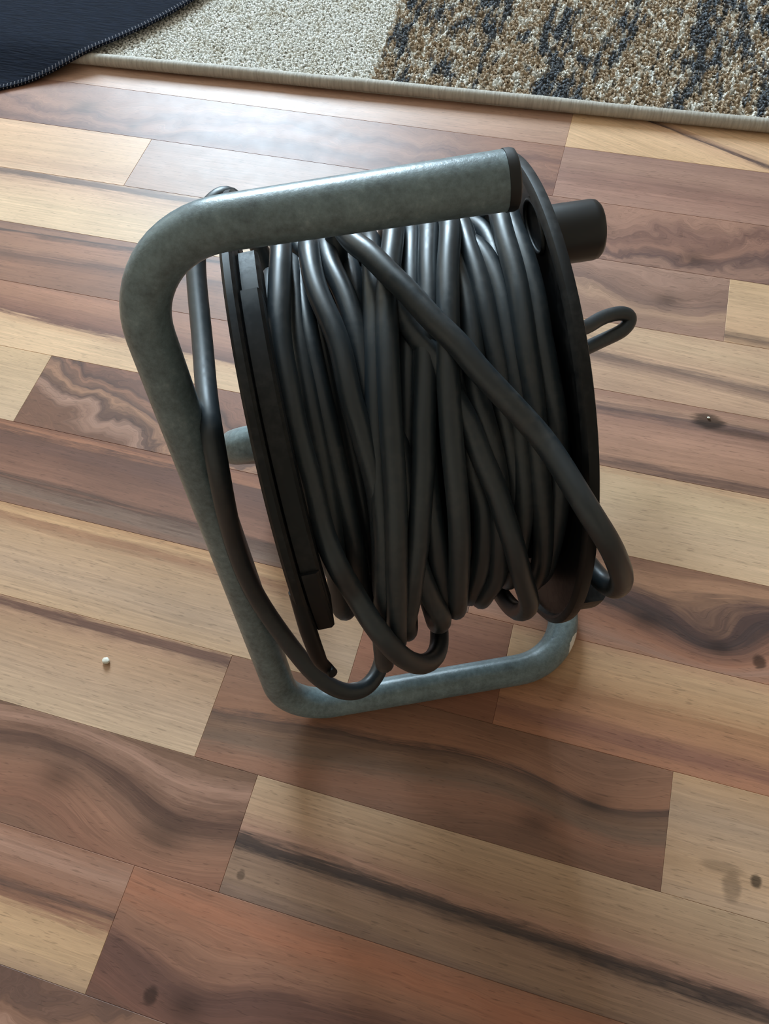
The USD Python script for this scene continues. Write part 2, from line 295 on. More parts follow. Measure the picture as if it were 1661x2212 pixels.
for row in range(-9, 14):
    r = random.Random(100+row)
    if row in rows:
        spans = [(XL, rows[row][0]), (rows[row][1], XR)]
    else:
        spans = [(XL+r.uniform(-.1, 0), XR)]
    for a, b in spans:
        x = a
        while x < b-0.02:
            L = r.uniform(.30, .55); e = min(b, x+L)
            if b-e < .12: e = b
            obj('plank', plank(x, e, row*W, (row+1)*W), generic[r.randrange(3)], floor); x = e
# the rest of the room's floor, beyond what the photograph shows
obj('floor_border', cat(box(ROOM[0], XL-.1, ROOM[2], ROOM[3], -0.008, 0), box(XR, ROOM[1], ROOM[2], ROOM[3], -0.008, 0),
    box(XL-.1, XR, ROOM[2], -9*W, -0.008, 0), box(XL-.1, XR, 14*W, ROOM[3], -0.008, 0)), generic[1], floor)

# ------------------------------------------------------------ room shell
wallm = plain('wall_paint', srgb(194, 176, 154), 0.8)
ceilm = plain('ceiling_paint', srgb(206, 195, 180), 0.85)
whitem = plain('window_white', srgb(232, 232, 230), 0.35)
x0, x1, y0, y1, H = ROOM; t = 0.12
def structure(name, mesh, m): return tag(obj(name, mesh, m), kind='structure')
structure('wall_left', box(x0-t, x0, y0-t, y1+t, -.03, H), wallm)
structure('wall_right', box(x1, x1+t, y0-t, y1+t, -.03, H), wallm)
structure('wall_front', box(x0, x1, y0-t, y0, -.03, H), wallm)
wx0, wx1, wz0, wz1 = WIN
structure('wall_back', cat(box(x0, wx0, y1, y1+t, -.03, H), box(wx1, x1, y1, y1+t, -.03, H), box(wx0, wx1, y1, y1+t, -.03, wz0), box(wx0, wx1, y1, y1+t, wz1, H)), wallm)
structure('ceiling', box(x0-t, x1+t, y0-t, y1+t, H, H+.1), ceilm)
win = thing('window_1', kind='structure')
fw = 0.05; yc0, yc1 = y1+.03, y1+.08; mid = (wx0+wx1)/2
obj('window_frame', cat(box(wx0, wx0+fw, yc0, yc1, wz0, wz1), box(wx1-fw, wx1, yc0, yc1, wz0, wz1), box(wx0+fw, wx1-fw, yc0, yc1, wz0, wz0+fw),
    box(wx0+fw, wx1-fw, yc0, yc1, wz1-fw, wz1), box(mid-.03, mid+.03, yc0, yc1, wz0+fw, wz1-fw)), whitem, win)
glass = mat('window_glass', {'f': ('fresnel', {'IOR': 1.45}), 't': ('transparent_bsdf', {'color': (1, 1, 1)}), 'g': ('glossy_bsdf', {'color': (1, 1, 1), 'roughness': 0.0}), 'x': ('mix_closure', {})},
            [('f.fac', 'x.fac'), ('t.BSDF', 'x.closure1'), ('g.BSDF', 'x.closure2')], surface='x.closure')
obj('pane', box(wx0+fw, mid-.03, y1+.05, y1+.056, wz0+fw, wz1-fw), glass, win)
obj('pane', box(mid+.03, wx1-fw, y1+.05, y1+.056, wz0+fw, wz1-fw), glass, win)

# ------------------------------------------------------------ carpet
CARPET_A = 0.030                         # its near edge runs almost along the strips
CY0, CX0 = 0.6212, -0.2266
def carpet_edge_y(x): return CY0+(x-CX0)*CARPET_A*1.15
carpet = thing('carpet', 'beige pile carpet with a plain panel, a dark streaked panel and bound edge', 'carpet', (0, 0.63, 0))
CO = (0, 0.63, 0)
CXA, CXB, CDEEP = -1.05, 0.75, 0.46
backing = plain('carpet_backing', srgb(200, 192, 178), 0.9)
def strip(xa, xb, d0, d1, z0, z1, n=24):
    xs = np.linspace(xa, xb, n); v = []
    for x in xs:
        y = carpet_edge_y(x); v += [(x, y+d0, z0), (x, y+d1, z0), (x, y+d1, z1), (x, y+d0, z1)]
    f = []
    for i in range(n-1):
        for j in range(4):
            a, b = 4*i+j, 4*i+(j+1) % 4; f += [(a, a+4, b+4), (a, b+4, b)]
    f += [(0, 1, 2), (0, 2, 3), (4*n-4, 4*n-2, 4*n-3), (4*n-4, 4*n-1, 4*n-2)]
    m = trimesh.Trimesh(v, f, process=False); m.fix_normals(); return m
obj('backing', strip(CXA, CXB, .004, CDEEP, 0.0, 0.006), backing, carpet, off=CO)
bind = mat('carpet_binding_cloth', {'g': ('geometry', {}), 'm': ('mapping', dict(scale=(520, 60, 60), mapping_type='point')), 'n': ('noise_texture', dict(scale=1.0, detail=2.0)),
    'w': ('wave_texture', dict(scale=160.0, distortion=1.0, detail=1.0)), 'r': ('rgb_ramp', dict(ramp=[(.3, srgb(160, 152, 142)), (.7, srgb(186, 179, 169))])),
    'b': ('bump', dict(strength=.5, distance=.001)), 'p': ('principled_bsdf', dict(roughness=.75))},
    [('g.position', 'm.vector'), ('m.vector', 'n.vector'), ('n.fac', 'r.fac'), ('r.color', 'p.base_color'), ('g.position', 'w.vector'), ('n.fac', 'b.height'), ('b.normal', 'p.normal')])
xs = np.linspace(CXA, CXB, 900)
rib = 0.0058+0.00016*np.sin(xs*2*math.pi/0.0042)+0.0003*(meshkit.noise(np.stack([xs*40, 0*xs, 0*xs], 1))-.5)
wav = 0.0009*(meshkit.noise(np.stack([xs*14, 0*xs, 0*xs], 1), 3)-.5)
obj('binding', tube(np.stack([xs, carpet_edge_y(xs)+.0058+wav, np.full_like(xs, .0060)+wav*.2], 1), rib, 14), bind, carpet, smooth=60, off=CO)
def panel_x(d): return -0.228-0.045*d       # seam between the light and the streaked panel, d = distance from the edge
def tufts(xa, xb, da, db, step, keep, h, seed, w=0.0017):
    r = np.random.default_rng(seed)
    nx, ny = int((xb-xa)/step), int((db-da)/step)
    X, D = np.meshgrid(xa+(np.arange(nx)+.5)*step, da+(np.arange(ny)+.5)*step)
    X = X+r.uniform(-.5, .5, X.shape)*step; D = D+r.uniform(-.5, .5, D.shape)*step
    X, D = X.ravel(), D.ravel(); k = keep(X, D); X, D = X[k], D[k]; n = len(X)
    base = np.stack([X, carpet_edge_y(X)+D, np.full(n, .0055)], 1)
    clump = meshkit.noise(np.stack([X*120, D*120, 0*X], 1), seed)
    hh = h*(0.9+.12*r.random(n)+.2*(clump-.5))
    lean = np.stack([r.normal(0, .6, n), r.normal(-.15, .6, n), np.ones(n)], 1); lean /= np.linalg.norm(lean, axis=1, keepdims=True)
    a0 = r.uniform(0, 2*math.pi, n); V = []
    for j in range(3):
        a = a0+j*2*math.pi/3
        o = np.stack([np.cos(a), np.sin(a), 0*a], 1)
        V.append(base+o*w*.8)
    for j in range(3):
        a = a0+.5+j*2*math.pi/3
        o = np.stack([np.cos(a), np.sin(a), 0*a], 1)
        V.append(base+lean*hh[:, None]*.86+o*w*1.25)
    V.append(base+lean*hh[:, None])
    V = np.stack(V, 1).reshape(-1, 3)
    f = np.array([(0, 1, 4), (0, 4, 3), (1, 2, 5), (1, 5, 4), (2, 0, 3), (2, 3, 5), (3, 4, 6), (4, 5, 6), (5, 3, 6)])
    F = (np.arange(n)[:, None, None]*7+f[None]).reshape(-1, 3)
    return trimesh.Trimesh(V, F, process=False)
def pile_mat(name, nodes, links):
    N = {'g': ('geometry', {}), 'isl': ('map_range', dict(from_min=0, from_max=1, to_min=.90, to_max=1.10)), 'cc': ('combine_color', dict(color_type='rgb')),
         'mx': ('mix', dict(mix_type='multiply', fac=1.0)), 'p': ('principled_bsdf', dict(roughness=.9, sheen_weight=.15, specular_ior_level=.2))}
    N['p'][1]['subsurface_weight'] = 0.0
    N.update(nodes)
    return mat(name, N, [('g.random_per_island', 'isl.value'), ('isl.result', 'cc.r'), ('isl.result', 'cc.g'), ('isl.result', 'cc.b'), ('cc.color', 'mx.color2'), ('mx.color', 'p.base_color')]+links)
pm1 = pile_mat('carpet_pile_light', {'m': ('mapping', dict(mapping_type='point', scale=(60, 45, 10))), 'n': ('noise_texture', dict(scale=1.0, detail=3.0)),
    'r': ('rgb_ramp', dict(ramp=[(.28, srgb(224, 218, 206)), (.45, srgb(244, 241, 234)), (.7, srgb(250, 248, 243))]))},
    [('g.position', 'm.vector'), ('m.vector', 'n.vector'), ('n.fac', 'r.fac'), ('r.color', 'mx.color1')])
pm2 = pile_mat('carpet_pile_streaked', {
    'm': ('mapping', dict(mapping_type='point', scale=(120, 28, 8), rotation=(0, 0, 0.05))), 'n': ('noise_texture', dict(scale=1.0, detail=3.0, roughness=.6)),
    'm2': ('mapping', dict(mapping_type='point', scale=(24, 5.5, 8), location=(3, 7, 1))), 'n2': ('noise_texture', dict(scale=1.0, detail=2.0)),
    'm3': ('mapping', dict(mapping_type='point', scale=(150, 70, 8), location=(1, 2, 3))), 'n3': ('noise_texture', dict(scale=1.0, detail=2.0)),
    'a1': ('math', dict(math_type='multiply_add', value2=.55)), 'a2': ('math', dict(math_type='multiply', value2=.55)), 'a3': ('math', dict(math_type='multiply_add', value2=.17)),
    'b1': ('math', dict(math_type='multiply_add', value2=.16)),
    'dk': ('map_range', dict(range_type='smoothstep', from_min=.54, from_max=.61, to_min=0, to_max=1, clamp=True)),
    'lt': ('map_range', dict(range_type='smoothstep', from_min=.49, from_max=.60, to_min=0, to_max=1, clamp=True)),
    'm4': ('mix', dict(mix_type='mix', color1=srgb(188, 167, 143), color2=srgb(238, 234, 226))), 'm5': ('mix', dict(mix_type='mix', color2=srgb(100, 106, 115)))},
    [('g.position', 'm.vector'), ('m.vector', 'n.vector'), ('g.position', 'm2.vector'), ('m2.vector', 'n2.vector'), ('g.position', 'm3.vector'), ('m3.vector', 'n3.vector'),
     ('n2.fac', 'a2.value1'), ('n.fac', 'a1.value1'), ('a2.value', 'a1.value3'), ('g.random_per_island', 'a3.value1'), ('a1.value', 'a3.value3'), ('a3.value', 'dk.value'),
     ('g.random_per_island', 'b1.value1'), ('n3.fac', 'b1.value3'), ('b1.value', 'lt.value'), ('lt.result', 'm4.fac'), ('m4.color', 'm5.color1'), ('dk.result', 'm5.fac'), ('m5.color', 'mx.color1')])
MAT_C, MAT_R = np.array([-0.7811, 0.8844]), 0.373
def not_under_mat(X, D): return np.hypot(X-MAT_C[0], carpet_edge_y(X)+D-MAT_C[1]) > MAT_R-.03
tag(obj('light_pile', tufts(CXA, -0.15, .010, CDEEP, .0023, lambda X, D: (X < panel_x(D)) & not_under_mat(X, D), .0040, 1, .0013), pm1, carpet, off=CO), 'light beige cut pile of the plain panel', kind='stuff')
tag(obj('streaked_pile', tufts(-.26, CXB, .010, CDEEP, .0027, lambda X, D: X >= panel_x(D), .0062, 2, .0015), pm2, carpet, off=CO), 'tan cut pile with black and grey streaks', kind='stuff')

# ------------------------------------------------------------ round mat lying over the carpet's corner
mt = thing('round_mat', 'navy blue woven round mat with a stitched edge lying over the carpet corner', 'mat', (MAT_C[0], MAT_C[1], 0))
MO = (MAT_C[0], MAT_C[1], 0)
matm = mat('mat_navy_weave', {'g': ('geometry', {}), 'm': ('mapping', dict(mapping_type='point', scale=(55, 400, 1), rotation=(0, 0, -.06))), 'n': ('noise_texture', dict(scale=1.0, detail=2.0)),
    'w': ('wave_texture', dict(scale=1.0, distortion=1.2, detail=1.0, detail_scale=2.0)), 'mw': ('mapping', dict(mapping_type='point', scale=(12, 88, 1), rotation=(0, 0, 0))),
    'r': ('rgb_ramp', dict(ramp=[(.25, srgb(14, 18, 29)), (.75, srgb(30, 38, 56))])), 'a': ('math', dict(math_type='multiply_add', value2=.45, value3=.1)),
    'b': ('bump', dict(strength=.7, distance=.0012)), 'p': ('principled_bsdf', dict(roughness=.95, specular_ior_level=.1))},
    [('g.position', 'm.vector'), ('m.vector', 'n.vector'), ('n.fac', 'a.value1'), ('a.value', 'r.fac'), ('r.color', 'p.base_color'), ('n.fac', 'b.height'), ('b.normal', 'p.normal')])
def mat_z(x, y):
    d = y-carpet_edge_y(x)
    s = np.clip((d+.045)/.06, 0, 1); s = s*s*(3-2*s)
    return .0006+.0135*s
nr, nt = 26, 220
vv = [(MAT_C[0], MAT_C[1])]
for i in range(1, nr+1):
    a = np.arange(nt)*2*math.pi/nt; rr = MAT_R*i/nr
    vv += list(zip(MAT_C[0]+rr*np.cos(a), MAT_C[1]+rr*np.sin(a)))
vv = np.array(vv); zb = mat_z(vv[:, 0], vv[:, 1]); n0 = len(vv)
ff = [(0, 1+j, 1+(j+1) % nt) for j in range(nt)]
for i in range(nr-1):
    for j in range(nt):
        a, b = 1+i*nt+j, 1+i*nt+(j+1) % nt; ff += [(a, a+nt, b+nt), (a, b+nt, b)]
ff = np.array(ff); rim = 1+(nr-1)*nt
side = []
for j in range(nt):
    a, b = rim+j, rim+(j+1) % nt; side += [(a, b+n0, b), (a, a+n0, b+n0)]
mv = np.vstack([np.c_[vv, zb+.0026], np.c_[vv, zb]])
obj('woven_top', trimesh.Trimesh(mv, np.vstack([ff, ff[:, ::-1]+n0, np.array(side)]), process=False), matm, mt, smooth=50, off=MO)
thread = plain('mat_edge_thread', srgb(122, 122, 132), .9)
st = []
for k in range(620):
    a = k*2*math.pi/620
    if not (-1.9 < ((a+math.pi) % (2*math.pi))-math.pi < .9): continue
    c, s = math.cos(a), math.sin(a); tx = np.array([-s, c])
    P = []
    for q in np.linspace(-1, 1, 5):
        ph = q*1.9; rr = MAT_R-.0030+.0034*math.cos(ph); p = MAT_C+rr*np.array([c, s])+tx*.0014*q
        P.append((p[0], p[1], float(mat_z(p[0], p[1]))+.0013+.0018*math.sin(ph) if ph > -1.2 else float(mat_z(p[0], p[1]))+.0004))
    st.append(tube(P, .00050, 5))
tag(obj('edge_stitching', cat(*st), thread, mt, smooth=60, off=MO), 'grey overlock stitching round the edge', kind='stuff')

# ------------------------------------------------------------ cable reel
RC = np.array([-0.010941, 0.199291, 0.146782]); RY, RT = 0.44711, 0.01529
AX = np.array([math.cos(RY)*math.cos(RT), math.sin(RY)*math.cos(RT), math.sin(RT)])     # drum axis, towards the crank side
AF = np.array([math.sin(RY), -math.cos(RY), 0.0]); AU = np.cross(AF, AX); AU = AU if AU[2] > 0 else -AU
def loc2world(q): q = np.atleast_2d(np.asarray(q, float)); return RC+q[:, :1]*AX+q[:, 1:2]*AF+q[:, 2:]*AU
def cyl(a, th, r): th = np.radians(th); return np.stack([a+0*th, r*np.cos(th), r*np.sin(th)], -1)
def warped(a0, ty, tp, off):      # a flange sits a little skew on the axis
    n = np.array([math.cos(ty)*math.cos(tp), math.sin(ty), math.sin(tp)]); n /= np.linalg.norm(n)
    f = np.array([-math.sin(ty), math.cos(ty), 0.0]); f -= n*(f@n); f /= np.linalg.norm(f); u = np.cross(n, f); u = u if u[2] > 0 else -u
    o = np.array([a0, off[0], off[1]])
    return lambda q: loc2world(o+q[:, :1]*n+q[:, 1:2]*f+q[:, 2:]*u)
LEFT, RIGHT = warped(-.12527, -.0015, .0184, (-.0004, .0009)), warped(-.0018, .0228, -.0316, (.0005, -.0009))
def onaxis(m, to=None):      # mesh modelled with z along the drum axis, x to the front, y up
    v = np.asarray(m.vertices); mm = trimesh.Trimesh((to or loc2world)(np.c_[v[:, 2], v[:, 0], v[:, 1]]), m.faces, process=False)
    mm.fix_normals(); return mm
def lathe(profile, n=96):
    pr = np.array(profile, float); k = len(pr); a = np.arange(n)*2*math.pi/n
    v = np.stack([pr[None, :, 0]*np.cos(a)[:, None], pr[None, :, 0]*np.sin(a)[:, None], np.broadcast_to(pr[None, :, 1], (n, k))], -1).reshape(-1, 3)
    f = []
    for i in range(n):
        for j in range(k):
            p, q = i*k+j, i*k+(j+1) % k; r_, s_ = ((i+1) % n)*k+j, ((i+1) % n)*k+(j+1) % k
            f += [(p, r_, s_), (p, s_, q)]
    m = trimesh.Trimesh(v, f, process=False); m.fix_normals(); return m
def arc_block(r0, r1, a0, a1, t0, t1, n=40, bev=.0012):
    """a piece of ring with bevelled edges: radius r0..r1, axial a0..a1, angle t0..t1 (degrees from the front, upwards)"""
    pr = [(r0, a0), (r1-bev, a0), (r1, a0+bev), (r1, a1-bev), (r1-bev, a1), (r0, a1)]; k = len(pr)
    T = np.radians(np.linspace(t0, t1, n)); v = [(r*math.cos(t), r*math.sin(t), a) for t in T for r, a in pr]; f = []
    for i in range(n-1):
        for j in range(k):
            p, q = i*k+j, i*k+(j+1) % k; f += [(p, p+k, q+k), (p, q+k, q)]
    for b, s in ((0, 1), ((n-1)*k, -1)):
        for j in range(1, k-1): f.append((b, b+j, b+j+1)[::s])
    m = trimesh.Trimesh(v, f, process=False); m.fix_normals(); return m

def dusty(name, col, dust, rough, amount=.5, scale=220., spec=.5):
    N = {'g': ('geometry', {}), 'n': ('noise_texture', dict(scale=scale, detail=4.0, roughness=.7)), 'n2': ('noise_texture', dict(scale=scale*.09, detail=3.0)),
         'mu': ('math', dict(math_type='multiply')), 'k': ('map_range', dict(from_min=.24, from_max=.46, to_min=0, to_max=amount, clamp=True)),
         'm': ('mix', dict(color1=srgb(*col), color2=srgb(*dust))), 'r': ('map_range', dict(from_min=.2, from_max=.5, to_min=rough-.06, to_max=rough+.14, clamp=True)),
         'p': ('principled_bsdf', dict(specular_ior_level=spec))}
    L = [('g.position', 'n.vector'), ('g.position', 'n2.vector'), ('n.fac', 'mu.value1'), ('n2.fac', 'mu.value2'), ('mu.value', 'k.value'), ('k.result', 'm.fac'),
         ('m.color', 'p.base_color'), ('mu.value', 'r.value'), ('r.result', 'p.roughness')]
    return mat(name, N, L)
cablem = dusty('cable_rubber', (36, 43, 48), (88, 84, 80), .45, .30, 300., .6)
plasticm = dusty('reel_black_plastic', (12, 13, 15), (78, 76, 74), .48, .26, 260., .30)
knobm = plain('knob_black_plastic', srgb(26, 28, 31), .38)
capm = plain('grip_cap_rubber', srgb(24, 24, 26), .5)

y24 = math.radians(24); FE = np.array([math.cos(y24), math.sin(y24), 0]); FN = np.array([-math.sin(y24), math.cos(y24), 0])
def EN(e, n, z): return e*FE+n*FN+np.array([0, 0, z])
base = EN(0.0, 0.18, 0.0)
reel = thing('cable_reel', 'cable reel with a bent grey tube stand, black flanges and loosely wound black cable', 'cable reel', base)
TR = 0.0092
chip = EN(.0945, .0935, .0105)
framem = mat('frame_grey_paint', {'g': ('geometry', {}),
    'n': ('noise_texture', dict(scale=420.0, detail=4.0, roughness=.65)), 'n2': ('noise_texture', dict(scale=70.0, detail=4.0, roughness=.6)), 'ad': ('math', dict(math_type='multiply_add', value2=.5, value3=.0)),
    'ad2': ('math', dict(math_type='multiply_add', value2=.5)), 'r': ('rgb_ramp', dict(ramp=[(.30, srgb(74, 84, 88)), (.45, srgb(98, 112, 116)), (.58, srgb(114, 130, 134)), (.74, srgb(144, 157, 160))])),
    'd': ('mix_vector', dict()), 'sub': ('mapping', dict(mapping_type='point', location=tuple(-chip))), 'sep': ('separate_xyz', {}),
    'rot': ('mapping', dict(mapping_type='point', rotation=(0, 0, -math.radians(62)), scale=(1, 1, 1))), 'sc': ('mapping', dict(mapping_type='point', scale=(1/.0085, 1/.0045, 1/.006))),
    'len': ('math', dict(math_type='multiply')), 'l2': ('math', dict(math_type='multiply')), 'l3': ('math', dict(math_type='multiply')), 's1': ('math', dict(math_type='add')), 's2': ('math', dict(math_type='add')),
    'nz': ('noise_texture', dict(scale=380.0, detail=2.0)), 's3': ('math', dict(math_type='multiply_add', value2=.8)),
    'ck': ('map_range', dict(range_type='smoothstep', from_min=1.25, from_max=1.4, to_min=1, to_max=0, clamp=True)),
    'mx': ('mix', dict(color2=srgb(226, 222, 214))), 'b': ('bump', dict(strength=.25, distance=.0006)), 'p': ('principled_bsdf', dict(roughness=.34, specular_ior_level=.6))},
    [('g.position', 'n.vector'), ('g.position', 'n2.vector'), ('n.fac', 'ad.value1'), ('n2.fac', 'ad2.value1'), ('ad.value', 'ad2.value3'), ('ad2.value', 'r.fac'),
     ('g.position', 'sub.vector'), ('sub.vector', 'rot.vector'), ('rot.vector', 'sc.vector'), ('sc.vector', 'sep.vector'), ('sep.x', 'len.value1'), ('sep.x', 'len.value2'), ('sep.y', 'l2.value1'), ('sep.y', 'l2.value2'), ('sep.z', 'l3.value1'), ('sep.z', 'l3.value2'),
     ('len.value', 's1.value1'), ('l2.value', 's1.value2'), ('s1.value', 's2.value1'), ('l3.value', 's2.value2'), ('g.position', 'nz.vector'), ('nz.fac', 's3.value1'), ('s2.value', 's3.value3'), ('s3.value', 'ck.value'),
     ('ck.result', 'mx.fac'), ('r.color', 'mx.color1'), ('mx.color', 'p.base_color'), ('n.fac', 'b.height'), ('b.normal', 'p.normal')])
axle_l = loc2world([[-.1535, 0, .0035]])[0]; axle_r = loc2world([[-.012, 0, .001]])[0]
corners = [EN(.0470, .1786, .2878), EN(-.0885, .1787, .2878), EN(-.0852, .0815, TR), EN(.0925, .0830, TR), EN(.0925, .268, TR), EN(-.080, .268, TR), axle_l, axle_r]
path = resample(fillet(corners, [.037, .028, .036, .034, .034, .019]), .004)
dd = np.linalg.norm(path-corners[0], axis=1)
rad = TR+.0009*np.clip(1-dd/.11, 0, 1)*(np.arange(len(path)) < 60)
frame = obj('tube_frame', tube(path, rad, 28), framem, reel, smooth=60, off=base)
capdir = FE
P0 = corners[0]
capm_mesh = tube([P0-FE*.0006, P0+FE*.0018, P0+FE*.0030, P0+FE*.0036], [.0104, .0104, .0100, .0088], 28)
tag(obj('grip_cap', capm_mesh, capm, frame, smooth=40, off=base), 'black rubber cap on the grip end')

# drum and hub
obj('drum', onaxis(lathe([(.012, -.118), (.043, -.118), (.043, -.006), (.012, -.006)], 64)), plasticm, reel, smooth=40, off=base)
# left flange: an open arc on three arms
R = .1186
lip = arc_block(R-.013, R, 0.0, .0050, 12.0, 205.0, 110, .0012)
hub = lathe([(.0125, -.004), (.020, -.004), (.0215, -.0025), (.0215, .008), (.0125, .008)], 48)
arms = []
for t0 in (62.0, 112.0, 185.0):
    m = box(.017, R-.008, -.007, .007, .0006, .0042); m.apply_transform(trimesh.transformations.rotation_matrix(math.radians(t0), (0, 0, 1))); arms.append(m)
fl = obj('flange', cat(onaxis(lip, LEFT), onaxis(hub, LEFT), *[onaxis(m, LEFT) for m in arms]), plasticm, reel, smooth=35, off=base)
obj('rim_guard', onaxis(arc_block(.105, .1152, .0046, .0134, 16.0, 85.2, 70), LEFT), plasticm, fl, smooth=30, off=base)
obj('rim_guard', onaxis(arc_block(.099, .1105, .0046, .0134, 85.6, 98.0, 12), LEFT), plasticm, fl, smooth=30, off=base)
obj('guard_block', onaxis(arc_block(.102, .1168, .0048, .0128, 13.0, 29.0, 14), LEFT), plasticm, fl, smooth=30, off=base)
hp = LEFT(spline(np.array([cyl(a, th, r) for th, r, a in ((25, .1150, .0020), (18, .1172, .0022), (12, .1196, .0024), (7, .1214, .0026), (3.2, .1224, .0034), (1.4, .1238, .0052), (1.8, .1262, .0068))]), 24))
obj('cable_hook', tube(hp, np.interp(np.arange(24), [0, 8, 15, 23], [.0030, .0036, .0034, .0022]), 12), plasticm, fl, smooth=60, off=base)
# right flange: solid dished disc with a thick rolled rim
R = .1159
rf = lathe([(.010, -.0035), (.05, -.0040), (R-.015, -.0034), (R-.0060, -.0030), (R-.0048, -.0034), (R-.0042, -.0056), (R-.0030, -.0064), (R-.0014, -.0059), (R-.0002, -.0048), (R, -.0030), (R-.0004, -.0008), (R-.0025, 0.0), (R-.011, -.0010), (.05, 0.0), (.010, .0005)], 160)
fr_ = obj('flange', onaxis(rf, RIGHT), plasticm, reel, smooth=40, off=base)
oval = [cyl(-.0040, 97.5+8.0*math.cos(t), .1010+.0082*math.sin(t)) for t in np.linspace(0, 2*math.pi, 60, endpoint=False)]
obj('recess_rim', tube(RIGHT(np.array(oval)), .0011, 8, closed=True), plasticm, fr_, smooth=60, off=base)
kc = cyl(0, 97.6, .095)
kp = [(0.0, -.001), (.0115, -.001), (.0121, .004), (.0121, .0200), (.0117, .0222), (.0106, .0234), (.0085, .0239), (0.0, .0240)]
km = lathe(kp, 56); km.apply_translation((kc[1], kc[2], 0))
obj('crank_knob', onaxis(km, RIGHT), knobm, fr_, smooth=40, off=base)
lb = arc_block(.098, .1110, -.0005, .0150, -16.5, -5.5, 10, .0025)
obj('latch', onaxis(lb, RIGHT), plasticm, fr_, smooth=30, off=base)

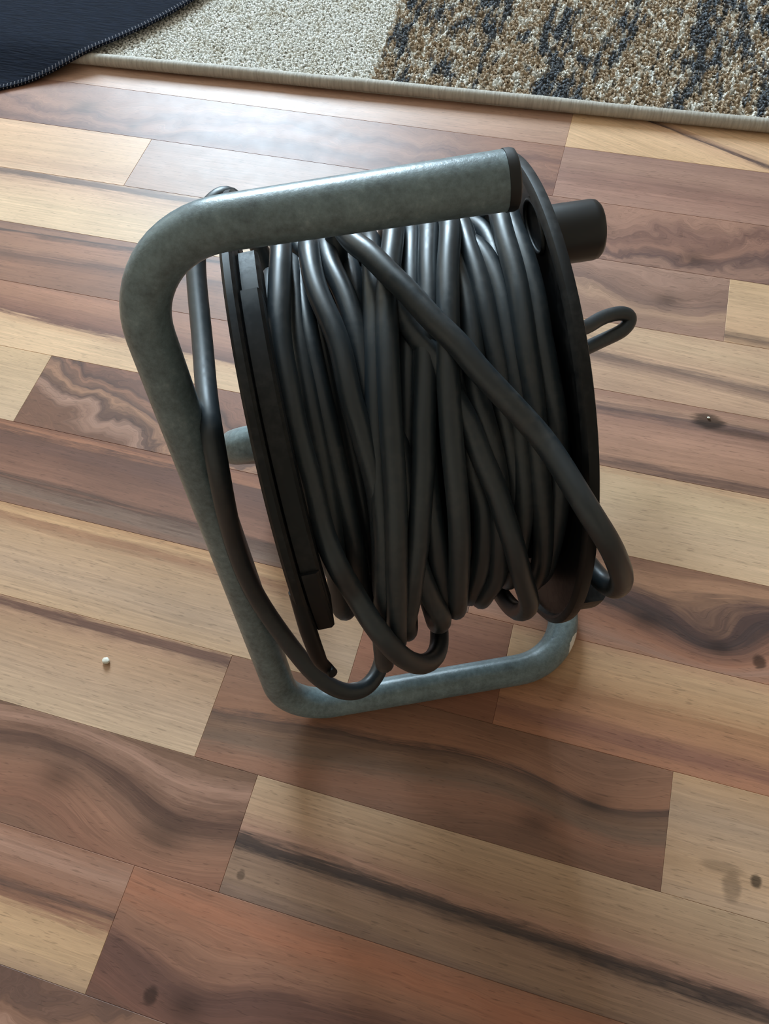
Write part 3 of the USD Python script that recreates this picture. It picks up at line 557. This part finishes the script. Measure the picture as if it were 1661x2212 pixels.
# ------------------------------------------------------------ the cable: hidden winding as one part, each turn and loose loop that shows as a sub-part
CR = .0046
STRANDS = json.loads('''{"S1b":[[-102.1,118.3,88.0],[-103.5,92.9,88.5],[-104.4,83.3,89.1],[-104.7,74.1,89.6],[-104.7,65.1,90.2],[-104.8,55.7,90.7],[-105.0,45.2,91.3],[-105.5,36.5,91.9],[-107.0,25.6,92.4],[-108.9,13.8,93.0],[-111.0,2.1,93.5]],"S1c":[[-98.5,132.9,88.6],[-100.7,87.0,88.3],[-100.4,73.9,88.5],[-99.9,63.5,88.7],[-99.5,53.9,89.0],[-99.1,42.8,89.2],[-98.9,30.6,89.5],[-99.4,15.5,89.7],[-100.7,0.5,90.0]],"S2":[[-94.0,109.1,98.0],[-94.5,98.3,97.8],[-93.2,88.5,97.7],[-90.8,81.5,97.5],[-89.0,74.0,97.3],[-88.8,67.8,97.2],[-88.4,61.1,97.0],[-87.3,55.5,96.8],[-86.3,48.8,96.7],[-85.4,41.7,96.5],[-86.0,32.8,96.3],[-88.1,21.5,96.2],[-90.7,8.2,96.0]],"S3":[[-86.8,113.1,94.0],[-86.5,102.5,93.6],[-84.3,94.6,93.2],[-82.6,88.1,92.8],[-81.8,80.9,92.4],[-81.4,73.9,92.0],[-81.8,67.9,91.6],[-82.1,61.9,91.2],[-82.8,54.9,90.8],[-83.2,47.8,90.4],[-84.7,38.5,90.0]],"S4a":[[-67.6,110.9,94.0],[-70.5,93.9,94.0],[-72.4,86.0,94.1],[-74.0,79.2,94.2],[-76.8,69.6,94.6],[-79.3,60.5,95.1],[-81.6,51.5,95.9],[-83.4,43.5,97.0],[-84.7,35.8,98.5],[-86.0,29.1,100.4],[-88.1,20.5,102.7],[-90.6,12.6,105.6],[-93.6,3.1,109.1],[-95.8,-8.8,113.2],[-96.7,-16.5,119.6]],"S4b":[[-56.8,111.0,99.0],[-61.5,97.7,99.0],[-65.6,88.5,99.1],[-67.7,83.0,99.2],[-69.7,76.9,99.5],[-72.3,68.0,99.9],[-74.5,59.6,100.6],[-76.4,51.2,101.5],[-77.9,43.8,102.7],[-80.0,35.5,104.3],[-82.5,26.6,106.3],[-85.0,16.4,108.7],[-86.9,9.0,111.6],[-88.7,2.3,115.0]],"S5":[[-42.1,109.9,97.0],[-47.3,94.2,97.0],[-50.1,85.5,97.0],[-53.7,76.3,97.1],[-56.7,69.7,97.3],[-59.1,63.1,97.6],[-61.2,57.9,98.0],[-63.2,52.8,98.6],[-65.3,46.5,99.4],[-67.6,40.6,100.5],[-70.4,33.6,101.7],[-73.6,25.4,103.3],[-77.1,17.9,105.2],[-80.8,8.1,107.4],[-83.6,3.0,110.0]],"T2":[[-48.5,115.5,93.0],[-52.6,100.6,92.7],[-55.3,91.9,92.3],[-59.0,81.3,92.0],[-63.0,71.7,91.7],[-65.8,63.8,91.3],[-68.2,56.0,91.0],[-71.1,46.9,90.7],[-74.0,37.2,90.3],[-76.8,26.0,90.0]],"T1b":[[-50.3,132.8,89.6],[-57.3,104.2,88.7],[-61.6,92.9,88.3],[-64.7,81.0,88.0],[-67.0,70.7,87.7],[-69.1,61.0,87.3],[-71.0,50.2,87.0]],"S6":[[-34.6,104.7,101.0],[-40.6,90.4,101.3],[-43.8,82.6,101.5],[-45.9,76.8,101.8],[-48.6,68.9,102.1],[-51.4,61.1,102.3],[-53.0,53.8,102.6],[-53.8,49.8,102.9],[-54.2,46.5,103.2],[-54.7,42.3,103.4],[-55.2,35.7,103.7],[-56.0,28.6,104.0],[-57.6,17.3,104.2],[-59.0,4.9,104.5]],"S7":[[-56.6,78.4,92.0],[-59.3,68.4,93.0],[-61.4,59.6,94.0],[-63.0,52.1,95.0],[-64.9,42.3,96.0],[-65.5,32.5,97.0],[-65.3,26.0,98.0],[-65.1,18.5,99.0],[-64.6,9.9,100.0],[-64.1,-1.2,101.0]],"S8":[[-73.5,38.6,96.0],[-74.6,29.2,98.0],[-74.8,21.6,100.0],[-73.8,16.9,102.0],[-71.8,10.6,104.0],[-69.3,4.0,106.0],[-67.9,1.9,108.0]],"D2":[[-62.4,85.0,97.0],[-61.9,79.7,97.1],[-60.6,75.9,97.2],[-56.7,71.3,97.5],[-53.4,67.6,97.8],[-51.3,63.2,98.3],[-49.4,57.6,98.8],[-46.5,53.1,99.5],[-44.4,47.6,100.3],[-43.2,44.3,101.1],[-41.5,40.6,102.1],[-38.9,34.8,103.1],[-37.2,28.8,104.3],[-35.5,24.5,105.6],[-33.2,16.5,107.0],[-30.0,7.2,108.4],[-27.9,1.0,110.0]],"R1":[[-35.5,95.8,93.0],[-36.2,89.9,93.5],[-36.3,83.6,94.0],[-37.1,76.8,94.5],[-38.1,71.5,95.0],[-39.6,63.6,95.5],[-40.2,57.1,96.0],[-39.5,52.2,96.5],[-38.4,46.1,97.0],[-37.7,39.3,97.5],[-38.1,31.0,98.0],[-38.7,21.4,98.5],[-39.4,12.4,99.0],[-41.3,4.1,99.5],[-44.8,-1.9,100.0]],"R2":[[-28.9,110.8,96.0],[-29.0,104.1,95.8],[-29.6,96.0,95.5],[-29.6,89.4,95.3],[-29.9,82.3,95.1],[-30.1,75.8,94.8],[-30.2,71.0,94.6],[-30.1,66.6,94.4],[-30.1,62.7,94.2],[-30.6,56.1,93.9],[-30.4,49.4,93.7],[-30.1,41.8,93.5],[-30.0,33.6,93.2],[-30.6,26.6,93.0]],"R3":[[-28.2,117.7,89.0],[-23.2,120.8,88.9],[-20.2,117.2,88.8],[-18.1,110.9,88.7],[-17.6,103.6,88.6],[-17.9,95.7,88.4],[-19.0,86.1,88.3],[-20.3,77.6,88.2],[-21.5,67.4,88.1],[-21.5,57.6,88.0]],"R4":[[-30.6,100.9,94.0],[-27.2,99.6,94.1],[-24.7,95.4,94.3],[-23.2,89.6,94.4],[-22.5,82.9,94.6],[-22.9,76.3,94.7],[-23.5,70.1,94.9],[-23.9,64.7,95.0],[-24.2,58.6,95.1],[-25.0,51.1,95.3],[-26.2,42.2,95.4],[-26.8,33.9,95.6],[-28.1,26.0,95.7],[-29.8,18.5,95.9],[-31.1,11.4,96.0]],"R5":[[-12.8,109.3,101.0],[-15.3,96.8,100.6],[-16.0,88.9,100.3],[-16.4,82.3,99.9],[-17.5,75.3,99.6],[-18.4,68.6,99.2],[-19.0,64.1,98.9],[-19.2,58.6,98.5],[-19.8,52.3,98.1],[-20.3,45.3,97.8],[-20.5,36.8,97.4],[-20.3,30.7,97.1],[-19.7,19.9,96.7],[-19.3,8.2,96.4],[-19.4,-3.9,96.0]],"R6":[[-9.6,105.8,100.0],[-10.5,100.6,99.6],[-10.6,93.5,99.2],[-10.7,86.1,98.9],[-10.9,79.7,98.5],[-11.4,73.8,98.1],[-12.2,68.2,97.7],[-12.1,63.6,97.4],[-12.1,58.8,97.0],[-11.6,52.9,96.6],[-11.7,46.3,96.2],[-12.0,39.4,95.9],[-12.2,32.0,95.5],[-12.9,25.6,95.1],[-14.3,17.0,94.8],[-15.7,5.4,94.4],[-16.2,-6.8,94.0]],"P1":[[-46.4,55.7,94.0],[-47.0,46.8,94.5],[-46.3,38.6,95.0],[-44.7,33.6,95.5],[-44.3,28.0,96.0],[-45.4,19.9,96.5],[-47.3,10.2,97.0],[-50.0,2.0,97.5]],"P3":[[-34.4,21.5,88.0],[-32.8,9.1,88.0],[-28.9,-13.0,88.0],[-28.7,-20.9,90.7]],"G1":[[-114.4,124.4,80.0],[-114.4,92.6,81.0],[-114.8,76.0,82.0],[-114.4,62.1,83.0],[-113.4,49.0,84.0],[-111.8,35.2,85.0]],"G2":[[-78.8,134.1,80.9],[-80.9,100.7,78.7],[-81.6,84.5,79.3],[-80.5,71.7,80.0]],"G3":[[-78.6,102.2,86.0],[-79.8,84.2,85.7],[-79.3,75.6,85.5],[-81.6,64.1,85.2],[-84.1,51.7,85.0]]}''')
FREE = json.loads('''{"S1":[[-116.5,209.7,190.4],[-112.9,189.2,228.3],[-136.1,211.5,218.8],[-118.8,177.0,243.6],[-113.4,161.8,246.6],[-109.2,149.1,247.1],[-105.1,136.4,245.8],[-100.0,124.0,242.7],[-97.1,118.3,240.6],[-92.3,108.5,235.8],[-89.1,102.0,231.6],[-84.5,94.2,225.4],[-80.4,87.7,218.7],[-77.3,81.7,211.6],[-72.1,73.2,201.7],[-65.5,65.8,193.1],[-60.0,63.2,176.1],[-52.9,57.0,170.6],[-46.4,52.4,164.8],[-39.1,49.6,153.0],[-31.4,51.6,135.6],[-26.7,58.7,120.0],[-25.2,69.5,106.9],[-27.8,82.3,95.6],[-32.4,97.5,81.3],[-42.2,116.0,77.5],[-77.6,167.3,75.6]],"D1":[[-109.9,207.3,195.5],[-99.9,189.9,230.5],[-101.5,197.4,243.1],[-89.8,182.6,249.9],[-79.1,173.0,253.5],[-69.2,164.9,253.6],[-58.6,157.3,252.5],[-47.6,149.1,249.9],[-36.5,142.8,246.4],[-28.6,137.4,242.8],[-20.2,132.8,238.6],[-12.3,129.0,234.2],[-5.1,125.8,229.7],[2.0,121.5,226.3],[9.4,114.6,223.8],[17.8,105.8,220.9],[25.7,98.6,216.5],[33.1,95.1,207.9],[40.0,94.0,193.6],[44.3,94.9,179.8],[45.8,97.2,164.8],[43.8,101.5,153.5],[39.7,106.0,149.5],[34.9,111.5,147.6],[25.8,117.3,153.0]],"LC":[[-146.3,212.6,172.8],[-149.6,215.1,186.0],[-153.5,219.8,194.7],[-160.2,226.1,206.9],[-165.9,229.9,216.6],[-169.0,227.6,220.6],[-173.0,221.3,220.6],[-175.4,211.3,218.5],[-173.9,198.2,215.2],[-171.2,190.0,214.1],[-165.1,175.7,212.7],[-156.8,158.3,211.7],[-147.2,138.3,211.4],[-137.2,118.3,213.3],[-129.2,103.4,213.6],[-125.7,94.5,205.2],[-124.6,86.7,185.4],[-124.7,80.6,158.8],[-121.2,73.2,134.2],[-116.1,67.8,114.8],[-107.3,61.5,96.5],[-97.5,55.4,80.3],[-87.4,50.3,66.9],[-78.3,49.0,56.5],[-69.7,51.1,48.0],[-63.1,57.6,43.1],[-60.0,66.4,41.1],[-59.5,75.3,40.8],[-62.1,87.0,42.5],[-65.9,99.4,45.8],[-91.1,160.9,73.4]],"RL":[[-74.7,263.0,146.3],[-62.1,279.0,126.6],[-3.5,285.9,96.0],[7.2,297.7,88.3],[15.0,308.1,82.8],[22.0,319.4,79.1],[29.8,327.9,76.0],[36.9,332.6,73.5],[41.6,333.2,69.5],[40.6,328.3,66.2],[34.7,321.4,65.1],[25.5,312.3,65.9],[18.5,304.2,67.8],[9.4,295.3,67.6],[0.6,288.7,62.7],[-64.9,267.7,86.5],[-62.9,240.9,71.3]]}''')
inner = []
for lay, rr in enumerate((.0492, .0575, .0655)):
    n = 11
    for i in range(n):
        a = -.104+.0092*i+(.003 if lay % 2 else 0)
        if a > -.012: continue
        th = np.linspace(0, 360, 64, endpoint=False); ph = rng.uniform(0, 6.3)
        aa = a+.0022*np.sin(np.radians(th)+ph)
        inner.append(tube(loc2world(cyl(aa, th, rr+.0012*np.sin(2*np.radians(th)+ph))), CR, 9, closed=True))
cable = obj('cable', cat(*inner), cablem, reel, smooth=60, off=base)
for k in STRANDS:
    S = np.array(STRANDS[k], float); a, th, r = S[:, 0]/1000, S[:, 1], S[:, 2]/1000
    P = []
    for i in range(len(S)): P.append((a[i], th[i], r[i]))
    # carry on round the back of the drum to the first point
    t_end, t_start = th[-1], th[0]-360.0
    span = t_end-t_start; m = max(6, int(span/16))
    rb = .069+.004*rng.random(); ab = np.clip(.5*(a[0]+a[-1]), -.098, -.016)
    for j in range(1, m):
        s = j/m; tt = t_end-span*s
        lower = math.exp(-((s)/.22)**2); upper = math.exp(-((1-s)/.10)**2)
        rr = rb+(r[-1]-rb)*lower*1.0+(r[0]-rb)*upper
        aa = ab+(a[-1]-ab)*math.exp(-(s/.3)**2)+(a[0]-ab)*math.exp(-((1-s)/.25)**2)
        P.append((aa, tt, min(rr, .108)))
    P = np.array(P); C3 = cyl(P[:, 0], P[:, 1], P[:, 2])
    pth = spline(C3, 150, closed=True)
    for _ in range(2): pth = .25*np.roll(pth, 1, 0)+.5*pth+.25*np.roll(pth, -1, 0)
    obj('cable_turn', tube(loc2world(pth), CR, 14, closed=True), cablem, cable, smooth=60, off=base)
# plain turns lying under the traced ones
for i in range(8):
    a = -.096+.0110*i; rr = .0700+.0060*rng.random(); th = np.linspace(0, 360, 90, endpoint=False); ph = rng.uniform(0, 6.3)
    front = .5+.5*np.cos(np.radians(th-35))
    aa = a+.004*np.sin(np.radians(th)+ph); r3 = .067+(rr+.005-.067)*front
    obj('cable_turn', tube(loc2world(cyl(aa, th, r3)), CR, 12, closed=True), cablem, cable, smooth=60, off=base)
for k in ('S1', 'D1', 'LC', 'RL'):
    P = smooth_path(spline(np.array(FREE[k])/1000, 160), 4)
    obj('loose_loop', tube(P, CR+.0001, 16), cablem, cable, smooth=60, off=base)

# ------------------------------------------------------------ crumbs on the floor
crumbm = plain('crumb_white', srgb(214, 208, 194), .8)
def crumb(x, y, s, label, seed):
    m = trimesh.creation.icosphere(subdivisions=3, radius=1.0); v = m.vertices
    v = v*(1+.35*(meshkit.noise(v*1.6+seed, seed)-.5))[:, None]*np.array([1.0, .85, .6])*s
    v = v-[0, 0, v[:, 2].min()]
    x_ = thing('crumb', label, 'crumb', (x, y, 0)); obj('crumb_body', (v, m.faces), crumbm, x_, smooth=True)
crumb(-.2369, .0405, .0026, 'round white crumb on the pale plank left of the reel', 3)
crumb(.1145, .3169, .0011, 'tiny pale crumb on the dark knot right of the reel', 5)
